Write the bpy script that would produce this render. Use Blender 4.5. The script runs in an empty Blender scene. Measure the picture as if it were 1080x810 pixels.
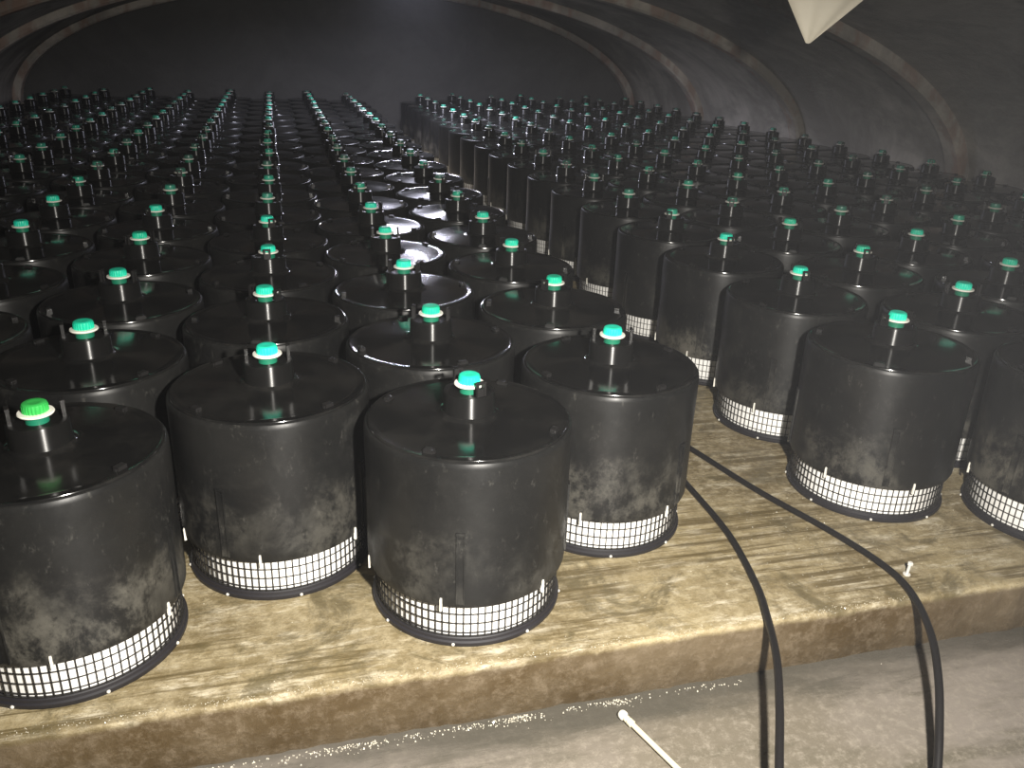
import bpy, bmesh, math, random
from mathutils import Matrix, Vector
random.seed(7)
PI = math.pi
scene = bpy.context.scene
C = scene.collection

# ------------------------------------------------------------------ camera
F_PX, YAW, PITCH, ROLL = 897.1, math.radians(15.495), math.radians(22.327), math.radians(2.068)
EYE = Vector((0.0, 0.0, 1.40))
fwd = Vector((math.sin(YAW)*math.cos(PITCH), math.cos(YAW)*math.cos(PITCH), -math.sin(PITCH)))
rgt0 = Vector((math.cos(YAW), -math.sin(YAW), 0.0))
up0 = rgt0.cross(fwd)
rgt = math.cos(ROLL)*rgt0 + math.sin(ROLL)*up0
up = -math.sin(ROLL)*rgt0 + math.cos(ROLL)*up0
cam_data = bpy.data.cameras.new('camera')
cam_data.sensor_width = 36.0
cam_data.lens = F_PX/1080.0*36.0
cam_data.clip_start = 0.02
cam = bpy.data.objects.new('camera', cam_data)
M = Matrix((rgt, up, -fwd)).transposed().to_4x4()
M.translation = EYE
cam.matrix_world = M
C.objects.link(cam)
scene.camera = cam

# ------------------------------------------------------------------ world and lights
world = bpy.data.worlds.new('dim_world')
scene.world = world
world.use_nodes = True
wb = world.node_tree.nodes['Background']
wb.inputs[0].default_value = (0.75, 0.8, 0.9, 1)
wb.inputs[1].default_value = 0.04  # weak ambient fill, added; enters by the open end behind the camera

def add_light(name, kind, loc, energy, color, rot=(0, 0, 0), **kw):
    d = bpy.data.lights.new(name, kind)
    d.energy = energy
    d.color = color
    for k, v in kw.items():
        setattr(d, k, v)
    o = bpy.data.objects.new(name, d)
    o.location = loc
    o.rotation_euler = rot
    C.objects.link(o)
    return o

# the hand-held lamp beside the lens: one wide forward cone
torch_loc = Vector((0.40, 0.05, 1.48))
torch = add_light('hand_torch', 'SPOT', torch_loc, 730.0, (1.0, 0.95, 0.87),
                  spot_size=math.radians(112), spot_blend=1.0, shadow_soft_size=0.04)
aim = Vector((0.60, 2.0, 0.05)) - torch_loc
torch.rotation_euler = aim.to_track_quat('-Z', 'Y').to_euler()

# daylight down the open ceiling hatch over the aisle
HX, HY, HS = 1.36, 9.0, 0.46
hatch_light = add_light('hatch_daylight', 'AREA', (HX, HY, 1.992), 150.0, (0.82, 0.82, 1.0),
                        shape='SQUARE', size=HS*0.92)

scene.view_settings.view_transform = 'Standard'
scene.view_settings.look = 'None'
scene.view_settings.gamma = 1.0
scene.view_settings.use_curve_mapping = False
scene.view_settings.exposure = 0.0
scene.cycles.max_bounces = 5
scene.cycles.volume_bounces = 0

# ------------------------------------------------------------------ helpers
def link(o, parent=None):
    C.objects.link(o)
    if parent is not None:
        o.parent = parent
    return o

def mesh_from(name, verts, faces, smooth=None):
    me = bpy.data.meshes.new(name)
    me.from_pydata([tuple(v) for v in verts], [], faces)
    me.validate()
    me.update()
    if smooth is not None:
        me.polygons.foreach_set('use_smooth', [True]*len(me.polygons))
        me.set_sharp_from_angle(angle=math.radians(smooth))
    return me

class Shape:
    def __init__(self):
        self.v, self.f = [], []
    def add(self, verts, faces):
        n = len(self.v)
        self.v += [Vector(p) for p in verts]
        self.f += [tuple(i+n for i in fc) for fc in faces]
        return self
    def lathe(self, prof, seg=48, cap_bottom=False, cap_top=False, wobble=None):
        vs, fs = [], []
        for (r, z) in prof:
            for k in range(seg):
                t = 2*PI*k/seg
                rr = r if wobble is None else r + wobble(k, z)
                vs.append((rr*math.cos(t), rr*math.sin(t), z))
        for i in range(len(prof)-1):
            for k in range(seg):
                k2 = (k+1) % seg
                fs.append((i*seg+k, i*seg+k2, (i+1)*seg+k2, (i+1)*seg+k))
        if cap_bottom:
            fs.append(tuple(range(seg-1, -1, -1)))
        if cap_top:
            b = (len(prof)-1)*seg
            fs.append(tuple(b+k for k in range(seg)))
        return self.add(vs, fs)
    def box(self, lo, hi, mat=None):
        x0, y0, z0 = lo
        x1, y1, z1 = hi
        vs = [Vector(p) for p in ((x0,y0,z0),(x1,y0,z0),(x1,y1,z0),(x0,y1,z0),(x0,y0,z1),(x1,y0,z1),(x1,y1,z1),(x0,y1,z1))]
        if mat is not None:
            vs = [mat @ p for p in vs]
        return self.add(vs, [(3,2,1,0),(4,5,6,7),(0,1,5,4),(1,2,6,5),(2,3,7,6),(3,0,4,7)])
    def tube(self, pts, rad, seg=12):
        pts = [Vector(p) for p in pts]
        n = len(pts)
        rads = rad if isinstance(rad, (list, tuple)) else [rad]*n
        prev = None
        vs, fs = [], []
        for i, p in enumerate(pts):
            t = (pts[min(i+1, n-1)] - pts[max(i-1, 0)]).normalized()
            if prev is None:
                a = Vector((0, 0, 1)) if abs(t.z) < 0.9 else Vector((1, 0, 0))
                nrm = (a - t*a.dot(t)).normalized()
            else:
                nrm = (prev - t*prev.dot(t)).normalized()
            prev = nrm
            b = t.cross(nrm)
            for k in range(seg):
                th = 2*PI*k/seg
                vs.append(p + rads[i]*(math.cos(th)*nrm + math.sin(th)*b))
        for i in range(n-1):
            for k in range(seg):
                k2 = (k+1) % seg
                fs.append((i*seg+k, i*seg+k2, (i+1)*seg+k2, (i+1)*seg+k))
        fs.append(tuple(range(seg-1, -1, -1)))
        fs.append(tuple((n-1)*seg+k for k in range(seg)))
        return self.add(vs, fs)
    def mesh(self, name, mat=None, smooth=None):
        me = mesh_from(name, self.v, self.f, smooth)
        if mat is not None:
            me.materials.append(mat)
        return me

def smooth_path(pts, n=10):
    P = [Vector(p) for p in pts]
    P = [2*P[0]-P[1]] + P + [2*P[-1]-P[-2]]
    out = []
    for i in range(1, len(P)-2):
        for k in range(n):
            t = k/n
            a, b, c, d = P[i-1], P[i], P[i+1], P[i+2]
            out.append(0.5*((2*b) + (c-a)*t + (2*a-5*b+4*c-d)*t*t + (3*b-a-3*c+d)*t**3))
    out.append(P[-2])
    return out

def obj(name, me, parent=None, loc=None, rotz=None):
    o = bpy.data.objects.new(name, me)
    if loc is not None:
        o.location = loc
    if rotz is not None:
        o.rotation_euler = (0, 0, rotz)
    return link(o, parent)

def tag(o, label, cat, group=None):
    o['label'] = label
    o['category'] = cat
    if group:
        o['group'] = group
    return o

def struct(name, me):
    o = obj(name, me)
    o['kind'] = 'structure'
    return o

# ------------------------------------------------------------------ materials
class Mat:
    def __init__(self, name):
        self.m = bpy.data.materials.new(name)
        self.m.use_nodes = True
        self.t = self.m.node_tree
        self.b = self.t.nodes['Principled BSDF']
        self.tc = self.t.nodes.new('ShaderNodeTexCoord')
    def n(self, kind, **kw):
        nd = self.t.nodes.new(kind)
        for k, v in kw.items():
            setattr(nd, k, v)
        return nd
    def l(self, a, b):
        self.t.links.new(a, b)
    def mapping(self, scale=(1,1,1), src='Object', rot=(0,0,0)):
        mp = self.n('ShaderNodeMapping')
        mp.inputs['Scale'].default_value = scale
        mp.inputs['Rotation'].default_value = rot
        self.l(self.tc.outputs[src], mp.inputs['Vector'])
        return mp.outputs[0]
    def noise(self, scale, vec=None, detail=4.0, rough=0.55, w=None, dist=0.0):
        nz = self.n('ShaderNodeTexNoise')
        nz.inputs['Scale'].default_value = scale
        nz.inputs['Detail'].default_value = detail
        nz.inputs['Roughness'].default_value = rough
        nz.inputs['Distortion'].default_value = dist
        if w is not None:
            nz.noise_dimensions = '4D'
            self.l(w, nz.inputs['W'])
        self.l(vec if vec is not None else self.tc.outputs['Object'], nz.inputs['Vector'])
        return nz.outputs['Fac']
    def ramp(self, fac, lo, hi, a=0.0, b=1.0):
        r = self.n('ShaderNodeMapRange')
        r.interpolation_type = 'SMOOTHSTEP'
        r.inputs['From Min'].default_value = lo
        r.inputs['From Max'].default_value = hi
        r.inputs['To Min'].default_value = a
        r.inputs['To Max'].default_value = b
        self.l(fac, r.inputs['Value'])
        return r.outputs[0]
    def math(self, op, a, b):
        nd = self.n('ShaderNodeMath', operation=op)
        for i, x in enumerate((a, b)):
            if isinstance(x, (int, float)):
                nd.inputs[i].default_value = x
            else:
                self.l(x, nd.inputs[i])
        return nd.outputs[0]
    def mix(self, fac, a, b):
        nd = self.n('ShaderNodeMix', data_type='RGBA')
        if isinstance(fac, (int, float)):
            nd.inputs[0].default_value = fac
        else:
            self.l(fac, nd.inputs[0])
        for i, x in ((6, a), (7, b)):
            if isinstance(x, tuple):
                nd.inputs[i].default_value = (*x, 1)
            else:
                self.l(x, nd.inputs[i])
        return nd.outputs[2]
    def bump(self, h, strength=0.3, dist=0.01):
        bp = self.n('ShaderNodeBump')
        bp.inputs['Strength'].default_value = strength
        bp.inputs['Distance'].default_value = dist
        self.l(h, bp.inputs['Height'])
        self.l(bp.outputs[0], self.b.inputs['Normal'])
    def set(self, name, v):
        s = self.b.inputs[name]
        if isinstance(v, tuple):
            s.default_value = (*v, 1)
        elif isinstance(v, (int, float)):
            s.default_value = v
        else:
            self.l(v, s)
        return self

def plain(name, col, rough=0.5, spec=0.5, grain=0.15):
    m = Mat(name)
    nz = m.noise(60.0, detail=3)
    d = tuple(c*(1-grain) for c in col)
    m.set('Base Color', m.mix(nz, d, col)).set('Roughness', rough).set('Specular IOR Level', spec)
    return m.m

def concrete_platform():
    m = Mat('platform_concrete')
    big = m.noise(1.5, detail=6, rough=0.62, dist=0.4)
    blot = m.noise(4.2, detail=9, rough=0.72, dist=0.9)
    streak = m.noise(7.0, m.mapping((0.16, 4.2, 1.0), rot=(0, 0, 0.10)), detail=7, rough=0.72)
    gate = m.noise(2.3, detail=3)
    grain = m.noise(26.0, detail=8, rough=0.8)
    fine = m.noise(150.0, detail=3)
    c = m.mix(m.ramp(big, 0.34, 0.66), (0.140, 0.105, 0.050), (0.285, 0.228, 0.122))
    c = m.mix(m.ramp(grain, 0.40, 0.66, 0, 0.75), c, (0.43, 0.365, 0.235))
    c = m.mix(m.ramp(m.noise(13.0, m.mapping((0.45, 1.5, 1.0)), detail=9, rough=0.78), 0.50, 0.66, 0, 0.8), c, (0.60, 0.54, 0.41))
    c = m.mix(m.math('MULTIPLY', m.ramp(streak, 0.47, 0.60, 0, 0.9), m.ramp(gate, 0.42, 0.56)), c, (0.095, 0.068, 0.026))
    c = m.mix(m.ramp(blot, 0.50, 0.63, 0, 0.8), c, (0.098, 0.078, 0.038))
    c = m.mix(m.ramp(fine, 0.56, 0.72, 0, 0.45), c, (0.075, 0.06, 0.035))
    sep = m.n('ShaderNodeSeparateXYZ')
    m.l(m.tc.outputs['Object'], sep.inputs[0])
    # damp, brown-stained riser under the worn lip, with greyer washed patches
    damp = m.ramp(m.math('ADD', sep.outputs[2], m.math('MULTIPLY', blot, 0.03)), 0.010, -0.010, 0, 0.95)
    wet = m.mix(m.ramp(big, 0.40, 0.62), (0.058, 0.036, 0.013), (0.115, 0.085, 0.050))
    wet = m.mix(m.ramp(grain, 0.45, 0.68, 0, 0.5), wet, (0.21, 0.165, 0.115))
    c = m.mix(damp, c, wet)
    m.set('Base Color', c)
    m.set('Roughness', m.ramp(blot, 0.35, 0.65, 0.60, 0.30))
    m.set('Specular IOR Level', 0.4)
    h = m.math('ADD', m.math('MULTIPLY', streak, 0.6), m.math('MULTIPLY', grain, 0.8))
    m.bump(h, 0.6, 0.010)
    return m.m

def concrete_lower():
    m = Mat('wet_floor_concrete')
    big = m.noise(1.1, detail=6, rough=0.6)
    streak = m.noise(3.4, m.mapping((0.5, 2.4, 1.0), rot=(0, 0, 0.2)), detail=7, rough=0.65)
    grain = m.noise(40.0, detail=7, rough=0.8)
    c = m.mix(m.ramp(big, 0.35, 0.65), (0.150, 0.130, 0.098), (0.225, 0.198, 0.172))
    c = m.mix(m.ramp(streak, 0.48, 0.66, 0, 0.7), c, (0.098, 0.088, 0.062))
    c = m.mix(m.ramp(grain, 0.45, 0.70, 0, 0.6), c, (0.32, 0.285, 0.235))
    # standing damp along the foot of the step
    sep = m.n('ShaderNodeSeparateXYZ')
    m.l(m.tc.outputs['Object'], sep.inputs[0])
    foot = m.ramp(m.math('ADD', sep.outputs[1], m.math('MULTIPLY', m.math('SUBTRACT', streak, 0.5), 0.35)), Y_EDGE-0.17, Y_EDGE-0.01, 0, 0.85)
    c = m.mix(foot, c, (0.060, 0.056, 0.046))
    m.set('Base Color', c)
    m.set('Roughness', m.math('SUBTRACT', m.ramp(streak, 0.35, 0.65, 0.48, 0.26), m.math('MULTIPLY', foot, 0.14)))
    m.set('Specular IOR Level', 0.6)
    m.bump(m.math('ADD', m.math('MULTIPLY', streak, 0.4), m.math('MULTIPLY', grain, 0.5)), 0.4, 0.008)
    return m.m

def vault_concrete(name, base, rust=0.0, dark=0.42):
    m = Mat(name)
    big = m.noise(0.9, detail=6, rough=0.65, dist=0.5)
    mid = m.noise(3.2, m.mapping((1.0, 0.5, 1.6)), detail=6, rough=0.65)
    fine = m.noise(40.0, detail=4)
    dk = tuple(c*dark for c in base)
    c = m.mix(m.ramp(big, 0.36, 0.66), dk, base)
    c = m.mix(m.ramp(mid, 0.5, 0.72, 0, 0.8), c, tuple(x*(dark+0.08) for x in base))
    if rust:
        rs = m.noise(4.0, m.mapping((1.5, 1.5, 0.6)), detail=5)
        c = m.mix(m.ramp(rs, 0.46, 0.62, 0, rust), c, (0.26, 0.10, 0.055))
    m.set('Base Color', c).set('Roughness', 0.75).set('Specular IOR Level', 0.3)
    m.bump(m.math('ADD', mid, m.math('MULTIPLY', fine, 0.3)), 0.5, 0.02)
    return m.m

def drawn(m, rough, aniso):
    # mould-drawn finish: gloss stretches up the wall of the part
    tg = m.n('ShaderNodeTangent', direction_type='RADIAL', axis='Z')
    m.l(tg.outputs[0], m.b.inputs['Tangent'])
    m.set('Anisotropic', aniso).set('Anisotropic Rotation', 0.25).set('Specular IOR Level', 0.6)
    if rough is not None:
        m.set('Roughness', rough)

def drum_plastic():
    m = Mat('black_drum_plastic')
    info = m.n('ShaderNodeObjectInfo')
    w = m.math('MULTIPLY', info.outputs['Random'], 37.0)
    sep = m.n('ShaderNodeSeparateXYZ')
    m.l(m.tc.outputs['Object'], sep.inputs[0])
    n1 = m.noise(4.2, detail=7, rough=0.68, w=w, dist=0.3)
    n2 = m.noise(11.0, m.mapping((1, 1, 0.75)), detail=7, rough=0.78, w=w, dist=0.25)
    n3 = m.noise(3.0, detail=3, w=m.math('ADD', w, 9.0))
    # splashed mud reaches up the skirt in ragged smears
    reach = m.math('ADD', sep.outputs[2], m.math('MULTIPLY', n1, -0.62))
    mud = m.math('MULTIPLY', m.ramp(reach, 0.02, -0.16), m.math('MULTIPLY', m.ramp(n2, 0.40, 0.58), m.ramp(n3, 0.38, 0.54)))
    scuff = m.ramp(n2, 0.54, 0.72, 0.0, 0.34)
    c = m.mix(m.ramp(n1, 0.35, 0.7), (0.0070, 0.0071, 0.0071), (0.0130, 0.0128, 0.0122))
    scr = m.noise(46.0, m.mapping((1, 1, 0.5), rot=(0.5, 0.3, 0)), detail=6, rough=0.8, w=w)
    c = m.mix(m.ramp(scr, 0.56, 0.70, 0, 0.55), c, (0.062, 0.060, 0.054))
    c = m.mix(scuff, c, (0.050, 0.049, 0.045))
    c = m.mix(m.math('MULTIPLY', mud, m.ramp(info.outputs['Random'], 0.1, 0.9, 0.2, 0.52)), c, (0.15, 0.14, 0.115))
    m.set('Base Color', c)
    m.set('Roughness', m.math('ADD', m.ramp(n2, 0.3, 0.7, 0.36, 0.46), m.math('MULTIPLY', mud, 0.3)))
    drawn(m, None, 0.6)
    m.set('Specular IOR Level', 0.25)
    m.bump(n2, 0.05, 0.004)
    return m.m

def lid_plastic():
    m = Mat('wet_black_lid_plastic')
    info = m.n('ShaderNodeObjectInfo')
    w = m.math('MULTIPLY', info.outputs['Random'], 23.0)
    n1 = m.noise(7.0, detail=6, rough=0.65, w=w)
    n2 = m.noise(38.0, detail=4, w=w)
    c = m.mix(m.ramp(n1, 0.4, 0.7), (0.006, 0.006, 0.006), (0.014, 0.0135, 0.0125))
    m.set('Base Color', c)
    m.set('Roughness', m.ramp(n1, 0.35, 0.7, 0.10, 0.17))
    m.set('Specular IOR Level', 0.4)
    m.bump(m.math('ADD', n1, m.math('MULTIPLY', n2, 0.25)), 0.07, 0.006)
    return m.m

def cap_plastic(name='green_cap_plastic', dull=0.0):
    m = Mat(name)
    info = m.n('ShaderNodeObjectInfo')
    c = m.mix(info.outputs['Random'], (0.010, 0.50, 0.30), (0.018, 0.66, 0.46))
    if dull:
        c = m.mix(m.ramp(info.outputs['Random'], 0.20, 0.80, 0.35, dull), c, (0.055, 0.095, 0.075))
    m.set('Base Color', c).set('Roughness', 0.35)
    m.set('Subsurface Weight', 0.15)
    m.b.inputs['Subsurface Radius'].default_value = (0.004, 0.012, 0.009)
    return m.m

def wedge_material():
    m = Mat('pale_wedge_surface')
    nz = m.noise(9.0, detail=4)
    m.set('Base Color', m.mix(nz, (0.46, 0.42, 0.33), (0.60, 0.56, 0.46)))
    m.set('Roughness', 0.5).set('Transmission Weight', 0.0)
    m.bump(nz, 0.2, 0.01)
    return m.m

Y_EDGE = 1.58
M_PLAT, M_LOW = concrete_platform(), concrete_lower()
M_VAULT = vault_concrete('vault_concrete', (0.52, 0.49, 0.44))
M_WALL = vault_concrete('wall_concrete', (0.10, 0.098, 0.094), dark=0.72)
M_RIB = vault_concrete('rib_concrete', (0.60, 0.55, 0.48), rust=0.45)
M_DRUM, M_LID, M_CAP = drum_plastic(), lid_plastic(), cap_plastic()
M_CAPD = cap_plastic('far_dimmed_green_cap_plastic', 0.9)  # far caps: random dirt plus light fading with distance painted into the colour
M_CAPG = plain('warm_lit_green_cap_plastic', (0.035, 0.40, 0.075), 0.35)  # greener copy for the left edge cap: its warmer light painted as colour
M_STUB = plain('dark_green_stub_plastic', (0.01, 0.16, 0.09), 0.4)
M_WHITE = plain('white_seal_plastic', (0.82, 0.80, 0.72), 0.45, grain=0.08)
M_CORE = plain('white_filter_media', (0.90, 0.89, 0.86), 0.7, grain=0.1)
M_GRID = plain('black_grid_plastic', (0.011, 0.0105, 0.0105), 0.4)
def neck_plastic():
    m = Mat('glossy_black_neck_plastic')
    nz = m.noise(30.0, detail=3)
    m.set('Base Color', m.mix(nz, (0.005, 0.005, 0.005), (0.009, 0.0088, 0.0085)))
    drawn(m, 0.38, 1.0)
    return m.m
M_NECK = neck_plastic()
M_RING = plain('black_ring_rubber', (0.014, 0.013, 0.016), 0.5)
M_SCREW = plain('galvanised_screw', (0.62, 0.60, 0.55), 0.3)
M_HOSE = plain('black_hose_rubber', (0.010, 0.009, 0.009), 0.42, 0.3)
M_WAND = plain('ivory_pipe_plastic', (0.68, 0.62, 0.46), 0.4)
M_STEEL = plain('bright_steel', (0.65, 0.63, 0.58), 0.25)
M_GRIT = plain('pale_wet_grit', (0.62, 0.58, 0.48), 0.2, 0.8)
M_WEDGE = wedge_material()

# ------------------------------------------------------------------ the vault
XL, XR, XC, A, B, Z0 = -3.15, 5.15, 1.0, 4.15, 1.54, 0.42
Y_EDGE, Z_LOW, Y_END, Y_FRONT = 1.58, -0.173, 12.55, -1.6

def vault_z(x):
    u = (x-XC)/A
    return Z0 + B*math.sqrt(max(0.0, 1-u*u))

def build_floor():
    # lower floor in front of the platform, slightly uneven
    s = Shape()
    nx, ny = 84, 34
    vs, fs = [], []
    for j in range(ny+1):
        for i in range(nx+1):
            x = XL + (XR-XL)*i/nx
            y = Y_FRONT + (Y_EDGE+0.03-Y_FRONT)*j/ny
            z = Z_LOW + 0.002*math.sin(3.1*x+1.7*y) + random.uniform(-0.0006, 0.0006)
            vs.append((x, y, z))
    for j in range(ny):
        for i in range(nx):
            a = j*(nx+1)+i
            fs.append((a, a+1, a+nx+2, a+nx+1))
    s.add(vs, fs)
    s.box((XL, Y_FRONT, Z_LOW-0.15), (XR, Y_EDGE+0.03, Z_LOW-0.02))
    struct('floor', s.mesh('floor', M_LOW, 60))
    # raised platform: worn front edge swept along x, then a slab to the end wall
    s = Shape()
    n = 420
    prof = [(0.02, Z_LOW-0.03), (0.004, Z_LOW+0.012), (0.0, -0.09), (0.0, -0.012), (0.002, -0.005), (0.007, -0.0012), (0.020, 0.0), (0.12, 0.0)]
    vs, fs = [], []
    w1 = [0.0]
    for i in range(n):
        w1.append(w1[-1]*0.86 + random.uniform(-0.0024, 0.0024))
    for i in range(n+1):
        x = XL + (XR-XL)*i/n
        for k, (dy, z) in enumerate(prof):
            j = random.uniform(-0.0016, 0.0016) if k < 6 else 0
            edge = w1[i] if k < 6 else 0
            sway = 0.004*math.sin(0.9*x) if k < 7 else 0.0
            vs.append((x, Y_EDGE+dy+edge+j+sway, z + (j*0.6 if 0 < k < 6 else 0)))
    m_ = len(prof)
    for i in range(n):
        for k in range(m_-1):
            a = i*m_+k
            fs.append((a, a+m_, a+m_+1, a+1))
    s.add(vs, fs)
    s.add([(XL, Y_EDGE+0.12, 0), (XR, Y_EDGE+0.12, 0), (XR, Y_END, 0), (XL, Y_END, 0),
           (XL, Y_EDGE+0.12, -0.2), (XR, Y_EDGE+0.12, -0.2), (XR, Y_END, -0.2), (XL, Y_END, -0.2)],
          [(0, 1, 2, 3), (7, 6, 5, 4), (4, 5, 1, 0), (5, 6, 2, 1), (6, 7, 3, 2), (7, 4, 0, 3)])
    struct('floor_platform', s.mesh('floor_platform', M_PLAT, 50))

def build_vault():
    xs = [XC - A*math.cos(PI*i/64) for i in range(65)] + [HX-HS/2, HX+HS/2]
    xs = sorted(xs)
    ys = sorted([Y_FRONT + (Y_END-Y_FRONT)*j/30 for j in range(31)] + [HY-HS/2, HY+HS/2])
    vs, fs = [], []
    nx = len(xs)
    for y in ys:
        for x in xs:
            vs.append((x, y, vault_z(x)))
    for j in range(len(ys)-1):
        for i in range(nx-1):
            xm, ym = (xs[i]+xs[i+1])/2, (ys[j]+ys[j+1])/2
            if abs(xm-HX) < HS/2 and abs(ym-HY) < HS/2:
                continue
            a = j*nx+i
            fs.append((a, a+nx, a+nx+1, a+1))
    me = mesh_from('ceiling', vs, fs, 40)
    me.materials.append(M_VAULT)
    o = struct('ceiling', me)
    sol = o.modifiers.new('thickness', 'SOLIDIFY')
    sol.thickness = 0.10
    sol.offset = -1.0
    # hatch collar going up through the vault
    s = Shape()
    zb, zt, h, w = 1.93, 2.32, HS/2, 0.06
    s.box((HX-h-w, HY-h-w, zb), (HX-h, HY+h+w, zt))
    s.box((HX+h, HY-h-w, zb), (HX+h+w, HY+h+w, zt))
    s.box((HX-h, HY-h-w, zb), (HX+h, HY-h, zt))
    s.box((HX-h, HY+h, zb), (HX+h, HY+h+w, zt))
    struct('ceiling_hatch', s.mesh('ceiling_hatch', M_WALL))
    # side walls below the springing and the far end wall; near end left open for fill light
    for nm, x0, x1 in (('wall_left', XL-0.2, XL), ('wall_right', XR, XR+0.2)):
        s = Shape()
        s.box((x0, Y_FRONT, Z_LOW-0.1), (x1, Y_END, Z0+0.01))
        struct(nm, s.mesh(nm, M_WALL))
    s = Shape()
    vs = [(XC - A*math.cos(PI*i/48), Y_END, vault_z(XC - A*math.cos(PI*i/48))) for i in range(49)]
    ring = [(XL, Y_END, -0.2)] + vs + [(XR, Y_END, -0.2)]
    n = len(ring)
    s.add(ring + [(x, y+0.2, z) for (x, y, z) in ring],
          [tuple(range(n)), tuple(range(2*n-1, n-1, -1))] + [(i, i+n, (i+1) % n + n, (i+1) % n) for i in range(n)])
    struct('wall_back', s.mesh('wall_back', M_WALL))

def build_rib(k, y):
    w, d = 0.088, 0.085
    path = [(XL, 0.0)] + [(XC - A*math.cos(PI*i/56), vault_z(XC - A*math.cos(PI*i/56))) for i in range(57)] + [(XR, 0.0)]
    if y < Y_EDGE:
        path[0], path[-1] = (XL, Z_LOW), (XR, Z_LOW)
    vs, fs = [], []
    n = len(path)
    for i, (x, z) in enumerate(path):
        a, b = path[max(i-1, 0)], path[min(i+1, n-1)]
        t = Vector((b[0]-a[0], 0, b[1]-a[1])).normalized()
        nrm = Vector((t.z, 0, -t.x))            # towards the room
        p = Vector((x, y, z))
        o_ = p - nrm*0.03
        q = p + nrm*d
        q2 = p + nrm*(d-0.02)
        vs += [o_ + Vector((0, -w, 0)), q2 + Vector((0, -w, 0)), q + Vector((0, -w+0.02, 0)),
               q + Vector((0, w-0.02, 0)), q2 + Vector((0, w, 0)), o_ + Vector((0, w, 0))]
    for i in range(n-1):
        for j in range(6):
            a, b = i*6+j, i*6+(j+1) % 6
            fs.append((a, b, b+6, a+6))
    fs.append(tuple(range(5, -1, -1)))
    fs.append(tuple((n-1)*6+j for j in range(6)))
    struct('trim_%d' % k, mesh_from('trim', vs, fs, 35)).data.materials.append(M_RIB)

build_floor()
build_vault()
for k, y in enumerate((1.16, 3.41, 5.66, 7.91, 10.16, 12.41)):
    build_rib(k+1, y)

# ------------------------------------------------------------------ filter drums
def place(r, ang, z=0.0):
    return Matrix.Rotation(ang, 4, 'Z') @ Matrix.Translation((r, 0, z))

R_SH = 0.261
def shell_mesh(seg):
    p = [(0.236, 0.128), (0.248, 0.119), (0.256, 0.122), (0.2605, 0.134), (R_SH, 0.155), (0.2595, 0.30), (R_SH, 0.45),
         (R_SH, 0.497), (0.2600, 0.5045), (0.2570, 0.5095), (0.2535, 0.5110)]
    return Shape().lathe(p, seg)

def lid_mesh(seg):
    p = [(0.2535, 0.5000), (0.2530, 0.5125), (0.2515, 0.5152), (0.2490, 0.5158), (0.2455, 0.5142), (0.225, 0.5145),
         (0.150, 0.5180), (0.092, 0.5215), (0.079, 0.5225), (0.071, 0.5255), (0.0655, 0.5320)]
    return Shape().lathe(p, seg)

def neck_mesh(seg):
    p = [(0.0655, 0.5320), (0.0645, 0.540), (0.0640, 0.578), (0.0625, 0.5835), (0.058, 0.5850), (0.052, 0.5835), (0.050, 0.5790),
         (0.0, 0.5790)]
    return Shape().lathe(p, seg)

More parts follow.
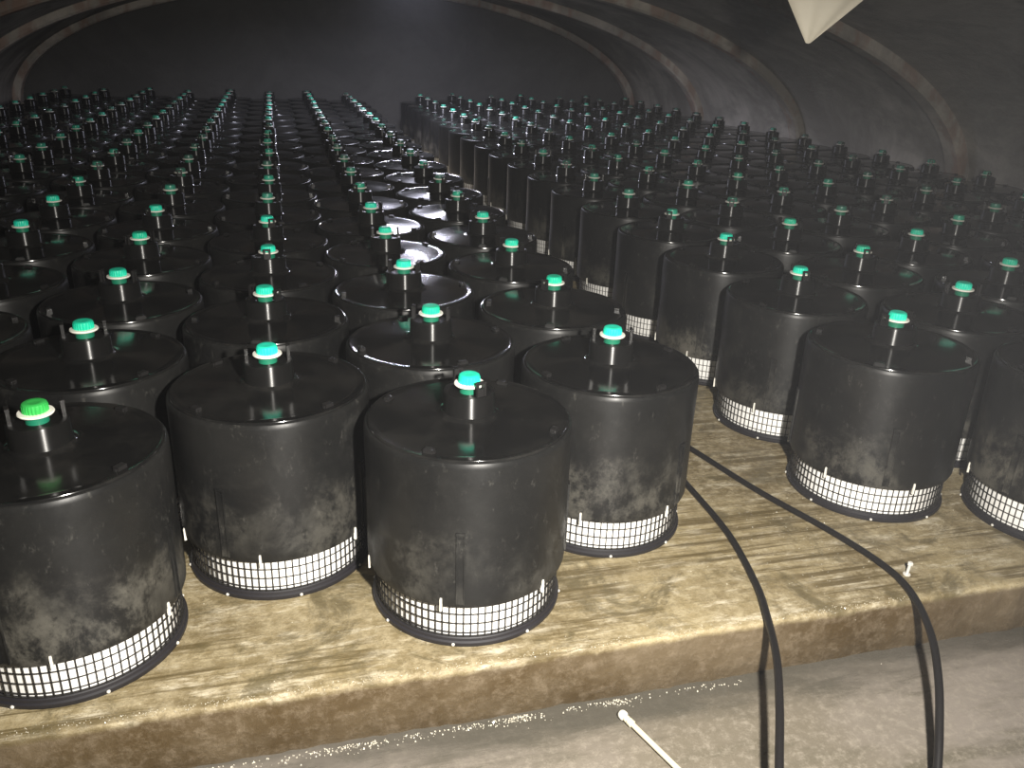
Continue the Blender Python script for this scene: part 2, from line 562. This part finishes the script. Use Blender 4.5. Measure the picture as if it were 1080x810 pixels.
def build_lod(lod):
    seg = (72, 40, 24)[lod]
    d = {}
    d['shell'] = shell_mesh(seg).mesh('shell', M_DRUM, 32)
    d['lid'] = lid_mesh(seg).mesh('lid', M_LID, 32)
    d['neck'] = neck_mesh((40, 24, 14)[lod]).mesh('neck', M_NECK, 35)
    # screw cap: knurled crown on a white seal
    def wob(k, z):
        return 0.0 if (k % 2 == 0 or z > 0.618) else -0.0022
    cs = (48, 24, 12)[lod]
    capshape = lambda: Shape().lathe([(0.024, 0.602), (0.0275, 0.603), (0.0270, 0.6180), (0.0250, 0.6235), (0.0205, 0.6262), (0.012, 0.6250), (0.0, 0.6250)], cs, wobble=wob if lod < 2 else None)
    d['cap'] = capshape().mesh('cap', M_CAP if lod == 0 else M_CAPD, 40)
    d['cap_warm_lit'] = capshape().mesh('cap_warm_lit', M_CAPG, 40)
    d['seal'] = Shape().lathe([(0.020, 0.5975), (0.0365, 0.5985), (0.0378, 0.6010), (0.0365, 0.6035), (0.024, 0.6045)], (36, 24, 12)[lod]).mesh('seal', M_WHITE, 40)
    d['stub'] = Shape().lathe([(0.0245, 0.579), (0.0245, 0.5985)], (24, 16, 10)[lod]).mesh('stub', M_STUB, 40)
    # lifting tab: a small upright hoop on the neck rim
    s = Shape()
    s.box((-0.004, -0.0125, 0.580), (0.004, -0.0075, 0.618))
    s.box((-0.004, 0.0075, 0.580), (0.004, 0.0125, 0.618))
    s.box((-0.0045, -0.0125, 0.6165), (0.0045, 0.0125, 0.6225))
    s.box((-0.0015, -0.008, 0.580), (0.0015, 0.008, 0.604))
    d['lifting_tab'] = s.mesh('lifting_tab', M_GRID)
    # latch block on the lid near its rim
    s = Shape()
    s.box((-0.008, -0.012, 0.510), (0.008, 0.012, 0.5235))
    s.box((-0.003, -0.016, 0.510), (0.003, 0.016, 0.5195))
    d['latch'] = s.mesh('latch', M_GRID)
    # stiffening rib on the skirt: two thin bars with a shallow web
    s = Shape()
    s.box((-0.006, -0.010, 0.135), (0.0035, -0.0075, 0.330))
    s.box((-0.006, 0.0075, 0.135), (0.0035, 0.010, 0.330))
    s.box((-0.006, -0.0075, 0.135), (0.0008, 0.0075, 0.318))
    s.box((-0.006, -0.0115, 0.326), (0.0030, 0.0115, 0.333))
    d['side_rib'] = s.mesh('side_rib', M_DRUM)
    d['base_ring'] = Shape().lathe([(0.225, 0.0), (0.2500, 0.0), (0.2520, 0.003), (0.2520, 0.012), (0.2475, 0.015), (0.2465, 0.022), (0.244, 0.024), (0.228, 0.024)], seg).mesh('base_ring', M_RING, 35)
    s = Shape().lathe([(0.0045, 0.0), (0.0040, 0.003), (0.002, 0.0045), (0.0, 0.0048)], 8)
    rot = Matrix.Rotation(PI/2, 4, 'Y')
    s.v = [rot @ v for v in s.v]
    d['screw'] = s.mesh('screw', M_SCREW, 50)
    d['filter_core'] = Shape().lathe([(0.234, 0.020), (0.235, 0.024), (0.235, 0.135), (0.230, 0.140)], seg).mesh('filter_core', M_CORE, 40)
    # screen: upright bars and hoops standing just proud of the white core
    s = Shape()
    nb = (86, 86, 60)[lod]
    bw = (0.0011, 0.0011, 0.0018)[lod]
    for k in range(nb):
        s.box((-0.0015, -bw, 0.022), (0.0015, bw, 0.130), place(0.2415, 2*PI*k/nb))
    for z in (0.0265, 0.0370, 0.0640, 0.0910, 0.1180):
        s.lathe([(0.2405, z-0.0007), (0.2440, z-0.0007), (0.2440, z+0.0007), (0.2405, z+0.0007)], (86, 43, 30)[lod])
    d['mesh_screen'] = s.mesh('mesh_screen', M_GRID)
    s = Shape()
    s.box((-0.004, -0.0026, 0.112), (0.0018, 0.0026, 0.1440))
    s.box((-0.004, -0.0024, 0.1435), (0.0010, 0.0024, 0.1480))
    d['clip'] = s.mesh('clip', M_WHITE)
    return d

LOD = [build_lod(k) for k in range(3)]
ORD = ['first', 'second', 'third', 'fourth', 'fifth', 'sixth', 'seventh', 'eighth', 'ninth', 'tenth', 'eleventh', 'twelfth',
       'thirteenth', 'fourteenth', 'fifteenth', 'sixteenth', 'seventeenth', 'eighteenth', 'nineteenth', 'twentieth']
X0, Y0, CA, RB = -0.0685, 1.9036, 0.4866, 0.56897

def project(p):
    d = Vector(p) - EYE
    z = d.dot(fwd)
    if z < 0.05:
        return None
    return 540 + F_PX*d.dot(rgt)/z, 405 - F_PX*d.dot(up)/z, z

def make_drum(x, y, lod, ang, leaf):
    L = LOD[lod]
    e = bpy.data.objects.new('filter_drum', None)
    e.empty_display_size = 0.1
    e.location = (x, y, 0)
    e.rotation_euler = (0, 0, ang)
    C.objects.link(e)
    obj('shell', L['shell'], e)
    obj('lid', L['lid'], e)
    obj('neck', L['neck'], e)
    cap = obj('cap', L['cap_warm_lit' if leaf else 'cap'], e)
    cap['label'] = 'green knurled screw cap'
    sl = obj('seal', L['seal'], cap)
    sl['label'] = 'white seal ring'
    if lod < 2:
        obj('stub', L['stub'], cap)
    for a in (0.0, PI):
        m = obj('lifting_tab', L['lifting_tab'], e)
        m.location = (0.0535*math.cos(a), 0.0535*math.sin(a), 0)
        m.rotation_euler = (0, 0, a)
    ring = obj('base_ring', L['base_ring'], e)
    co = obj('filter_core', L['filter_core'], e)
    co['label'] = 'white filter media'
    obj('mesh_screen', L['mesh_screen'], e)
    if lod < 2:
        for k in range(4):
            a = 0.6 + k*PI/2
            m = obj('latch', L['latch'], e)
            m.location = (0.226*math.cos(a), 0.226*math.sin(a), 0)
            m.rotation_euler = (0, 0, a)
        for k in range(6):
            a = 0.25 + k*PI/3
            m = obj('clip', L['clip'], e)
            m.location = (0.2625*math.cos(a), 0.2625*math.sin(a), 0)
            m.rotation_euler = (0, 0, a)
        for k in range(4):
            a = 0.95 + k*PI/2
            m = obj('side_rib', L['side_rib'], e)
            m.location = (0.261*math.cos(a), 0.261*math.sin(a), 0)
            m.rotation_euler = (0, 0, a)
    if lod == 0:
        for k in range(8):
            a = 0.1 + k*PI/4
            m = obj('screw', L['screw'], ring)
            m.location = (0.2515*math.cos(a), 0.2515*math.sin(a), 0.0075)
            m.rotation_euler = (0, 0, a)
    return e

# turn of single drums read off the photograph (camera-facing angle of the tabs)
TURN = {(3, 0): -1.22, (2, 0): 0.08, (1, 0): 0.32, (4, 0): -0.30, (6, 0): -2.97, (3, 1): -0.35, (2, 1): -0.73, (1, 1): 0.2}
NEAR_LABEL = {
    (1, 0): 'large black filter drum at the left edge with a warmer-lit green cap',
    (2, 0): 'black filter drum with mud-smeared skirt, between the left edge drum and the foremost drum',
    (3, 0): 'foremost black filter drum, at the middle of the platform edge, green cap on top',
    (4, 0): 'black filter drum beside the two hoses, left of the bare aisle',
    (6, 0): 'black filter drum right of the two hoses, whole mesh band in view',
    (7, 0): 'black filter drum cut off by the right edge of the photograph, mesh band showing',
}
n_drums = 0
for c in list(range(-3, 5)) + list(range(6, 13)):
    rank = 0
    for r in range(0, 19):
        x = X0 + (c-2)*CA
        y = Y0 + (r + (0.5 if c % 2 == 0 else 0.0))*RB
        if y > Y_END-0.40:
            continue
        pr = project((x, y, 0.35))
        if pr is None:
            continue
        px, py, dep = pr
        half = F_PX*0.262/dep
        if px + half < -170 or px - half > 1230 or py > 1000:
            continue
        inframe = (px + half > 4) and (px - half < 1076)
        lod = 0 if dep < 4.3 else (1 if dep < 7.2 else 2)
        ang = TURN.get((c, r), random.uniform(0, 2*PI))
        e = make_drum(x + random.uniform(-0.006, 0.006), y + random.uniform(-0.006, 0.006), lod, ang, (c, r) == (1, 0))
        n_drums += 1
        side = 'left' if c < 5 else 'right'
        nth = (5-c) if c < 5 else (c-5)
        col = '%s column %s of the aisle' % (ORD[nth-1], side)
        if (c, r) in NEAR_LABEL:
            lab = NEAR_LABEL[(c, r)]
            rank += 1
        elif inframe:
            rank += 1
            lab = 'black filter drum, %s visible from the front, %s' % (ORD[rank-1], col)
        else:
            lab = 'black filter drum just past the %s edge of the photograph' % side
        tag(e, lab, 'filter drum', 'black filter drums standing in staggered rows')
print('drums', n_drums)

# ------------------------------------------------------------------ hoses, wand, bolt, sheet, grit
HR = 0.0098
def hose(pts, label):
    s = Shape().tube(smooth_path(pts, 12), HR, 14)
    return tag(obj('hose', s.mesh('hose', M_HOSE, 60)), label, 'hose', 'black rubber hoses')

H = HR + 0.001
ZF = Z_LOW + HR + 0.003
hose([(1.215, 4.6, H), (1.225, 3.6, H), (1.235, 3.0, H), (1.262, 2.56, H), (1.262, 2.275, H), (1.252, 1.983, H), (1.205, 1.735, H), (1.160, 1.60, H+0.004),
      (1.095, 1.44, 0.014), (1.022, 1.30, 0.000), (0.950, 1.175, -0.022), (0.882, 1.05, -0.060), (0.840, 0.93, -0.112), (0.80, 0.80, ZF+0.012), (0.78, 0.66, ZF),
      (0.80, 0.40, ZF), (0.90, 0.0, ZF)],
     'black rubber hose nearer the middle drums, running down over the platform edge')
hose([(1.262, 4.6, H), (1.268, 3.6, H), (1.275, 3.1, H), (1.320, 2.80, H), (1.396, 2.536, H), (1.480, 2.205, H), (1.575, 1.925, H), (1.618, 1.735, H), (1.606, 1.60, H+0.004),
      (1.545, 1.445, 0.010), (1.470, 1.315, -0.018), (1.395, 1.205, -0.072), (1.330, 1.115, -0.130), (1.280, 1.03, ZF+0.006), (1.24, 0.90, ZF),
      (1.22, 0.50, ZF), (1.30, 0.05, ZF)],
     'black rubber hose further right, arching past the small steel bolt over the platform edge')

def wand():
    a, b = Vector((0.733, 1.522, Z_LOW+0.013)), Vector((0.815, 1.28, Z_LOW+0.012))
    d = (b-a).normalized()
    e = bpy.data.objects.new('pipe_wand', None)
    e.location = (a.x, a.y, Z_LOW)
    C.objects.link(e)
    base = Vector((a.x, a.y, Z_LOW))
    s = Shape().tube([p - base for p in (a + d*0.03, a + d*0.2, a + d*0.6, a + d*0.9)], 0.0068, 12)
    obj('pipe', s.mesh('pipe', M_WAND, 50), e)
    prof = [(0.000, 0.004), (0.003, 0.0095), (0.008, 0.0118), (0.016, 0.0120), (0.019, 0.0105), (0.020, 0.008)]
    s = Shape().tube([a + d*t - base for t, _ in prof], [r for _, r in prof], 16)
    hd = obj('end_cap', s.mesh('end_cap', M_WHITE, 50), e)
    hd['label'] = 'white rounded end cap'
    for t0, t1, r in ((0.020, 0.030, 0.0088), (0.034, 0.048, 0.0098)):
        s = Shape().tube([a + d*t - base for t in (t0, t0+0.001, t1-0.001, t1)], [r*0.8, r, r, r*0.8], 12)
        obj('collar', s.mesh('collar', M_WAND, 50), e)
    tag(e, 'thin ivory plastic pipe with a white end lying on the wet lower floor', 'pipe')
wand()

def bolt():
    e = bpy.data.objects.new('anchor_bolt', None)
    e.location = (1.668, 1.690, 0)
    e.rotation_euler = (0.06, 0.04, 0)
    C.objects.link(e)
    obj('shank', Shape().lathe([(0.0045, -0.004), (0.0045, 0.032), (0.0055, 0.033), (0.0055, 0.036)], 12).mesh('shank', M_STEEL, 40), e)
    obj('head', Shape().lathe([(0.0, 0.034), (0.0078, 0.034), (0.0078, 0.041), (0.006, 0.0425), (0.0, 0.0425)], 6).mesh('head', M_STEEL, 30), e)
    obj('washer', Shape().lathe([(0.0045, 0.0), (0.0105, 0.0), (0.0105, 0.002), (0.0045, 0.002)], 16).mesh('washer', M_STEEL, 30), e)
    tag(e, 'small upright steel anchor bolt on the platform beside the right hose', 'bolt')
bolt()

def hanging_wedge():
    # pale folded wedge, added to stand in for a blurred bright patch
    def at(px, py, y):
        d = fwd*F_PX + rgt*(px-540) - up*(py-405)
        return EYE + d*(y/d.y)
    tip = at(852, 46, 2.75)
    e_top = Vector((tip.x+0.58, tip.y-0.02, vault_z(tip.x+0.58)-0.004))
    w_top = Vector((tip.x-0.22, tip.y+0.20, vault_z(tip.x-0.22)-0.004))
    nu, nv = 16, 22
    front, back = [], []
    for j in range(nv+1):
        v = j/nv
        for i in range(nu+1):
            u = i/nu
            top = w_top.lerp(e_top, u)
            bot = tip + Vector((0.018*(u-0.5), 0, 0.004*abs(u-0.5)))
            p = bot.lerp(top, v)
            p.y += 0.035*math.sin(u*7.0+1.0)*v + 0.02*math.sin(u*15.0)*v
            p.x += 0.02*math.sin(v*PI)*(u-0.3)
            front.append(p)
            back.append(p + Vector((0.001, 0.003, 0)))
    n = len(front)
    fs = []
    w = nu+1
    for j in range(nv):
        for i in range(nu):
            a = j*w+i
            fs.append((a, a+1, a+w+1, a+w))
            fs.append((n+a, n+a+w, n+a+w+1, n+a+1))
    for j in range(nv):
        a, b = j*w, j*w+nu
        fs.append((a, a+w, n+a+w, n+a))
        fs.append((b, n+b, n+b+w, b+w))
    for i in range(nu):
        fs.append((i, n+i, n+i+1, i+1))
        t = nv*w+i
        fs.append((t, t+1, n+t+1, n+t))
    me = mesh_from('pale_wedge', front+back, fs, 50)
    me.materials.append(M_WEDGE)
    tag(obj('pale_wedge', me), 'pale pointed wedge at the top, standing in for a blurred bright patch', 'wedge')
hanging_wedge()

def grit():
    s = Shape()
    ico = [(0, 0, 1), (0.9, 0, -0.4), (-0.45, 0.78, -0.4), (-0.45, -0.78, -0.4)]
    def crumb(x, y, z, r):
        m = Matrix.Rotation(random.uniform(0, 6.28), 4, (random.random(), random.random(), 1))
        s.add([Vector((x, y, z)) + (m @ Vector(p))*r for p in ico], [(0, 1, 2), (0, 2, 3), (0, 3, 1), (1, 3, 2)])
    drifts = [(random.gauss(0.30, 0.50), random.uniform(0.01, 0.07)) for _ in range(40)]
    for _ in range(600):                       # drifts along the foot of the riser
        cx, sp = random.choice(drifts)
        x = random.gauss(cx, sp)
        crumb(x, Y_EDGE - abs(random.gauss(0.0, 0.012)) - 0.004, Z_LOW + 0.002, random.uniform(0.0008, 0.0034))
    for _ in range(700):                       # along the worn edge
        crumb(random.uniform(-1.0, 1.6), Y_EDGE + 0.012 + random.gauss(0, 0.007), 0.0005, random.uniform(0.0006, 0.0020))
    for _ in range(420):                       # on the platform
        crumb(random.uniform(-1.0, 2.6), random.uniform(1.62, 2.5), 0.001, random.uniform(0.0005, 0.0019))
    for _ in range(160):
        crumb(random.gauss(1.5, 0.12), random.gauss(1.86, 0.16), 0.001, random.uniform(0.0006, 0.0018))
    o = obj('grit', s.mesh('grit', M_GRIT))
    tag(o, 'pale wet grit scattered along the step and over the platform', 'grit')
    o['kind'] = 'stuff'
grit()

# ------------------------------------------------------------------ damp haze in the vault
def haze():
    m = bpy.data.materials.new('damp_haze')
    m.use_nodes = True
    t = m.node_tree
    t.nodes.remove(t.nodes['Principled BSDF'])
    v = t.nodes.new('ShaderNodeVolumeScatter')
    v.inputs['Color'].default_value = (0.92, 0.94, 1.0, 1)
    v.inputs['Density'].default_value = HAZE
    v.inputs['Anisotropy'].default_value = 0.0
    t.links.new(v.outputs[0], t.nodes['Material Output'].inputs['Volume'])
    s = Shape()
    n = 33
    sec = [(XL+0.03, -0.16)]
    for i in range(n):
        t = PI*i/(n-1)
        sec.append((XC - (A-0.03)*math.cos(t), Z0 + (B-0.03)*math.sin(t)))
    sec.append((XR-0.03, -0.16))
    k = len(sec)
    s.add([(x, Y_FRONT+0.02, z) for x, z in sec] + [(x, Y_END-0.02, z) for x, z in sec],
          [tuple(range(k-1, -1, -1)), tuple(range(k, 2*k))] + [(i, (i+1) % k, (i+1) % k + k, i+k) for i in range(k)])
    o = obj('haze', s.mesh('haze', m))
    tag(o, 'thin grey damp haze filling the dark vault', 'haze')
    o['kind'] = 'stuff'
HAZE = 0.0024
haze()
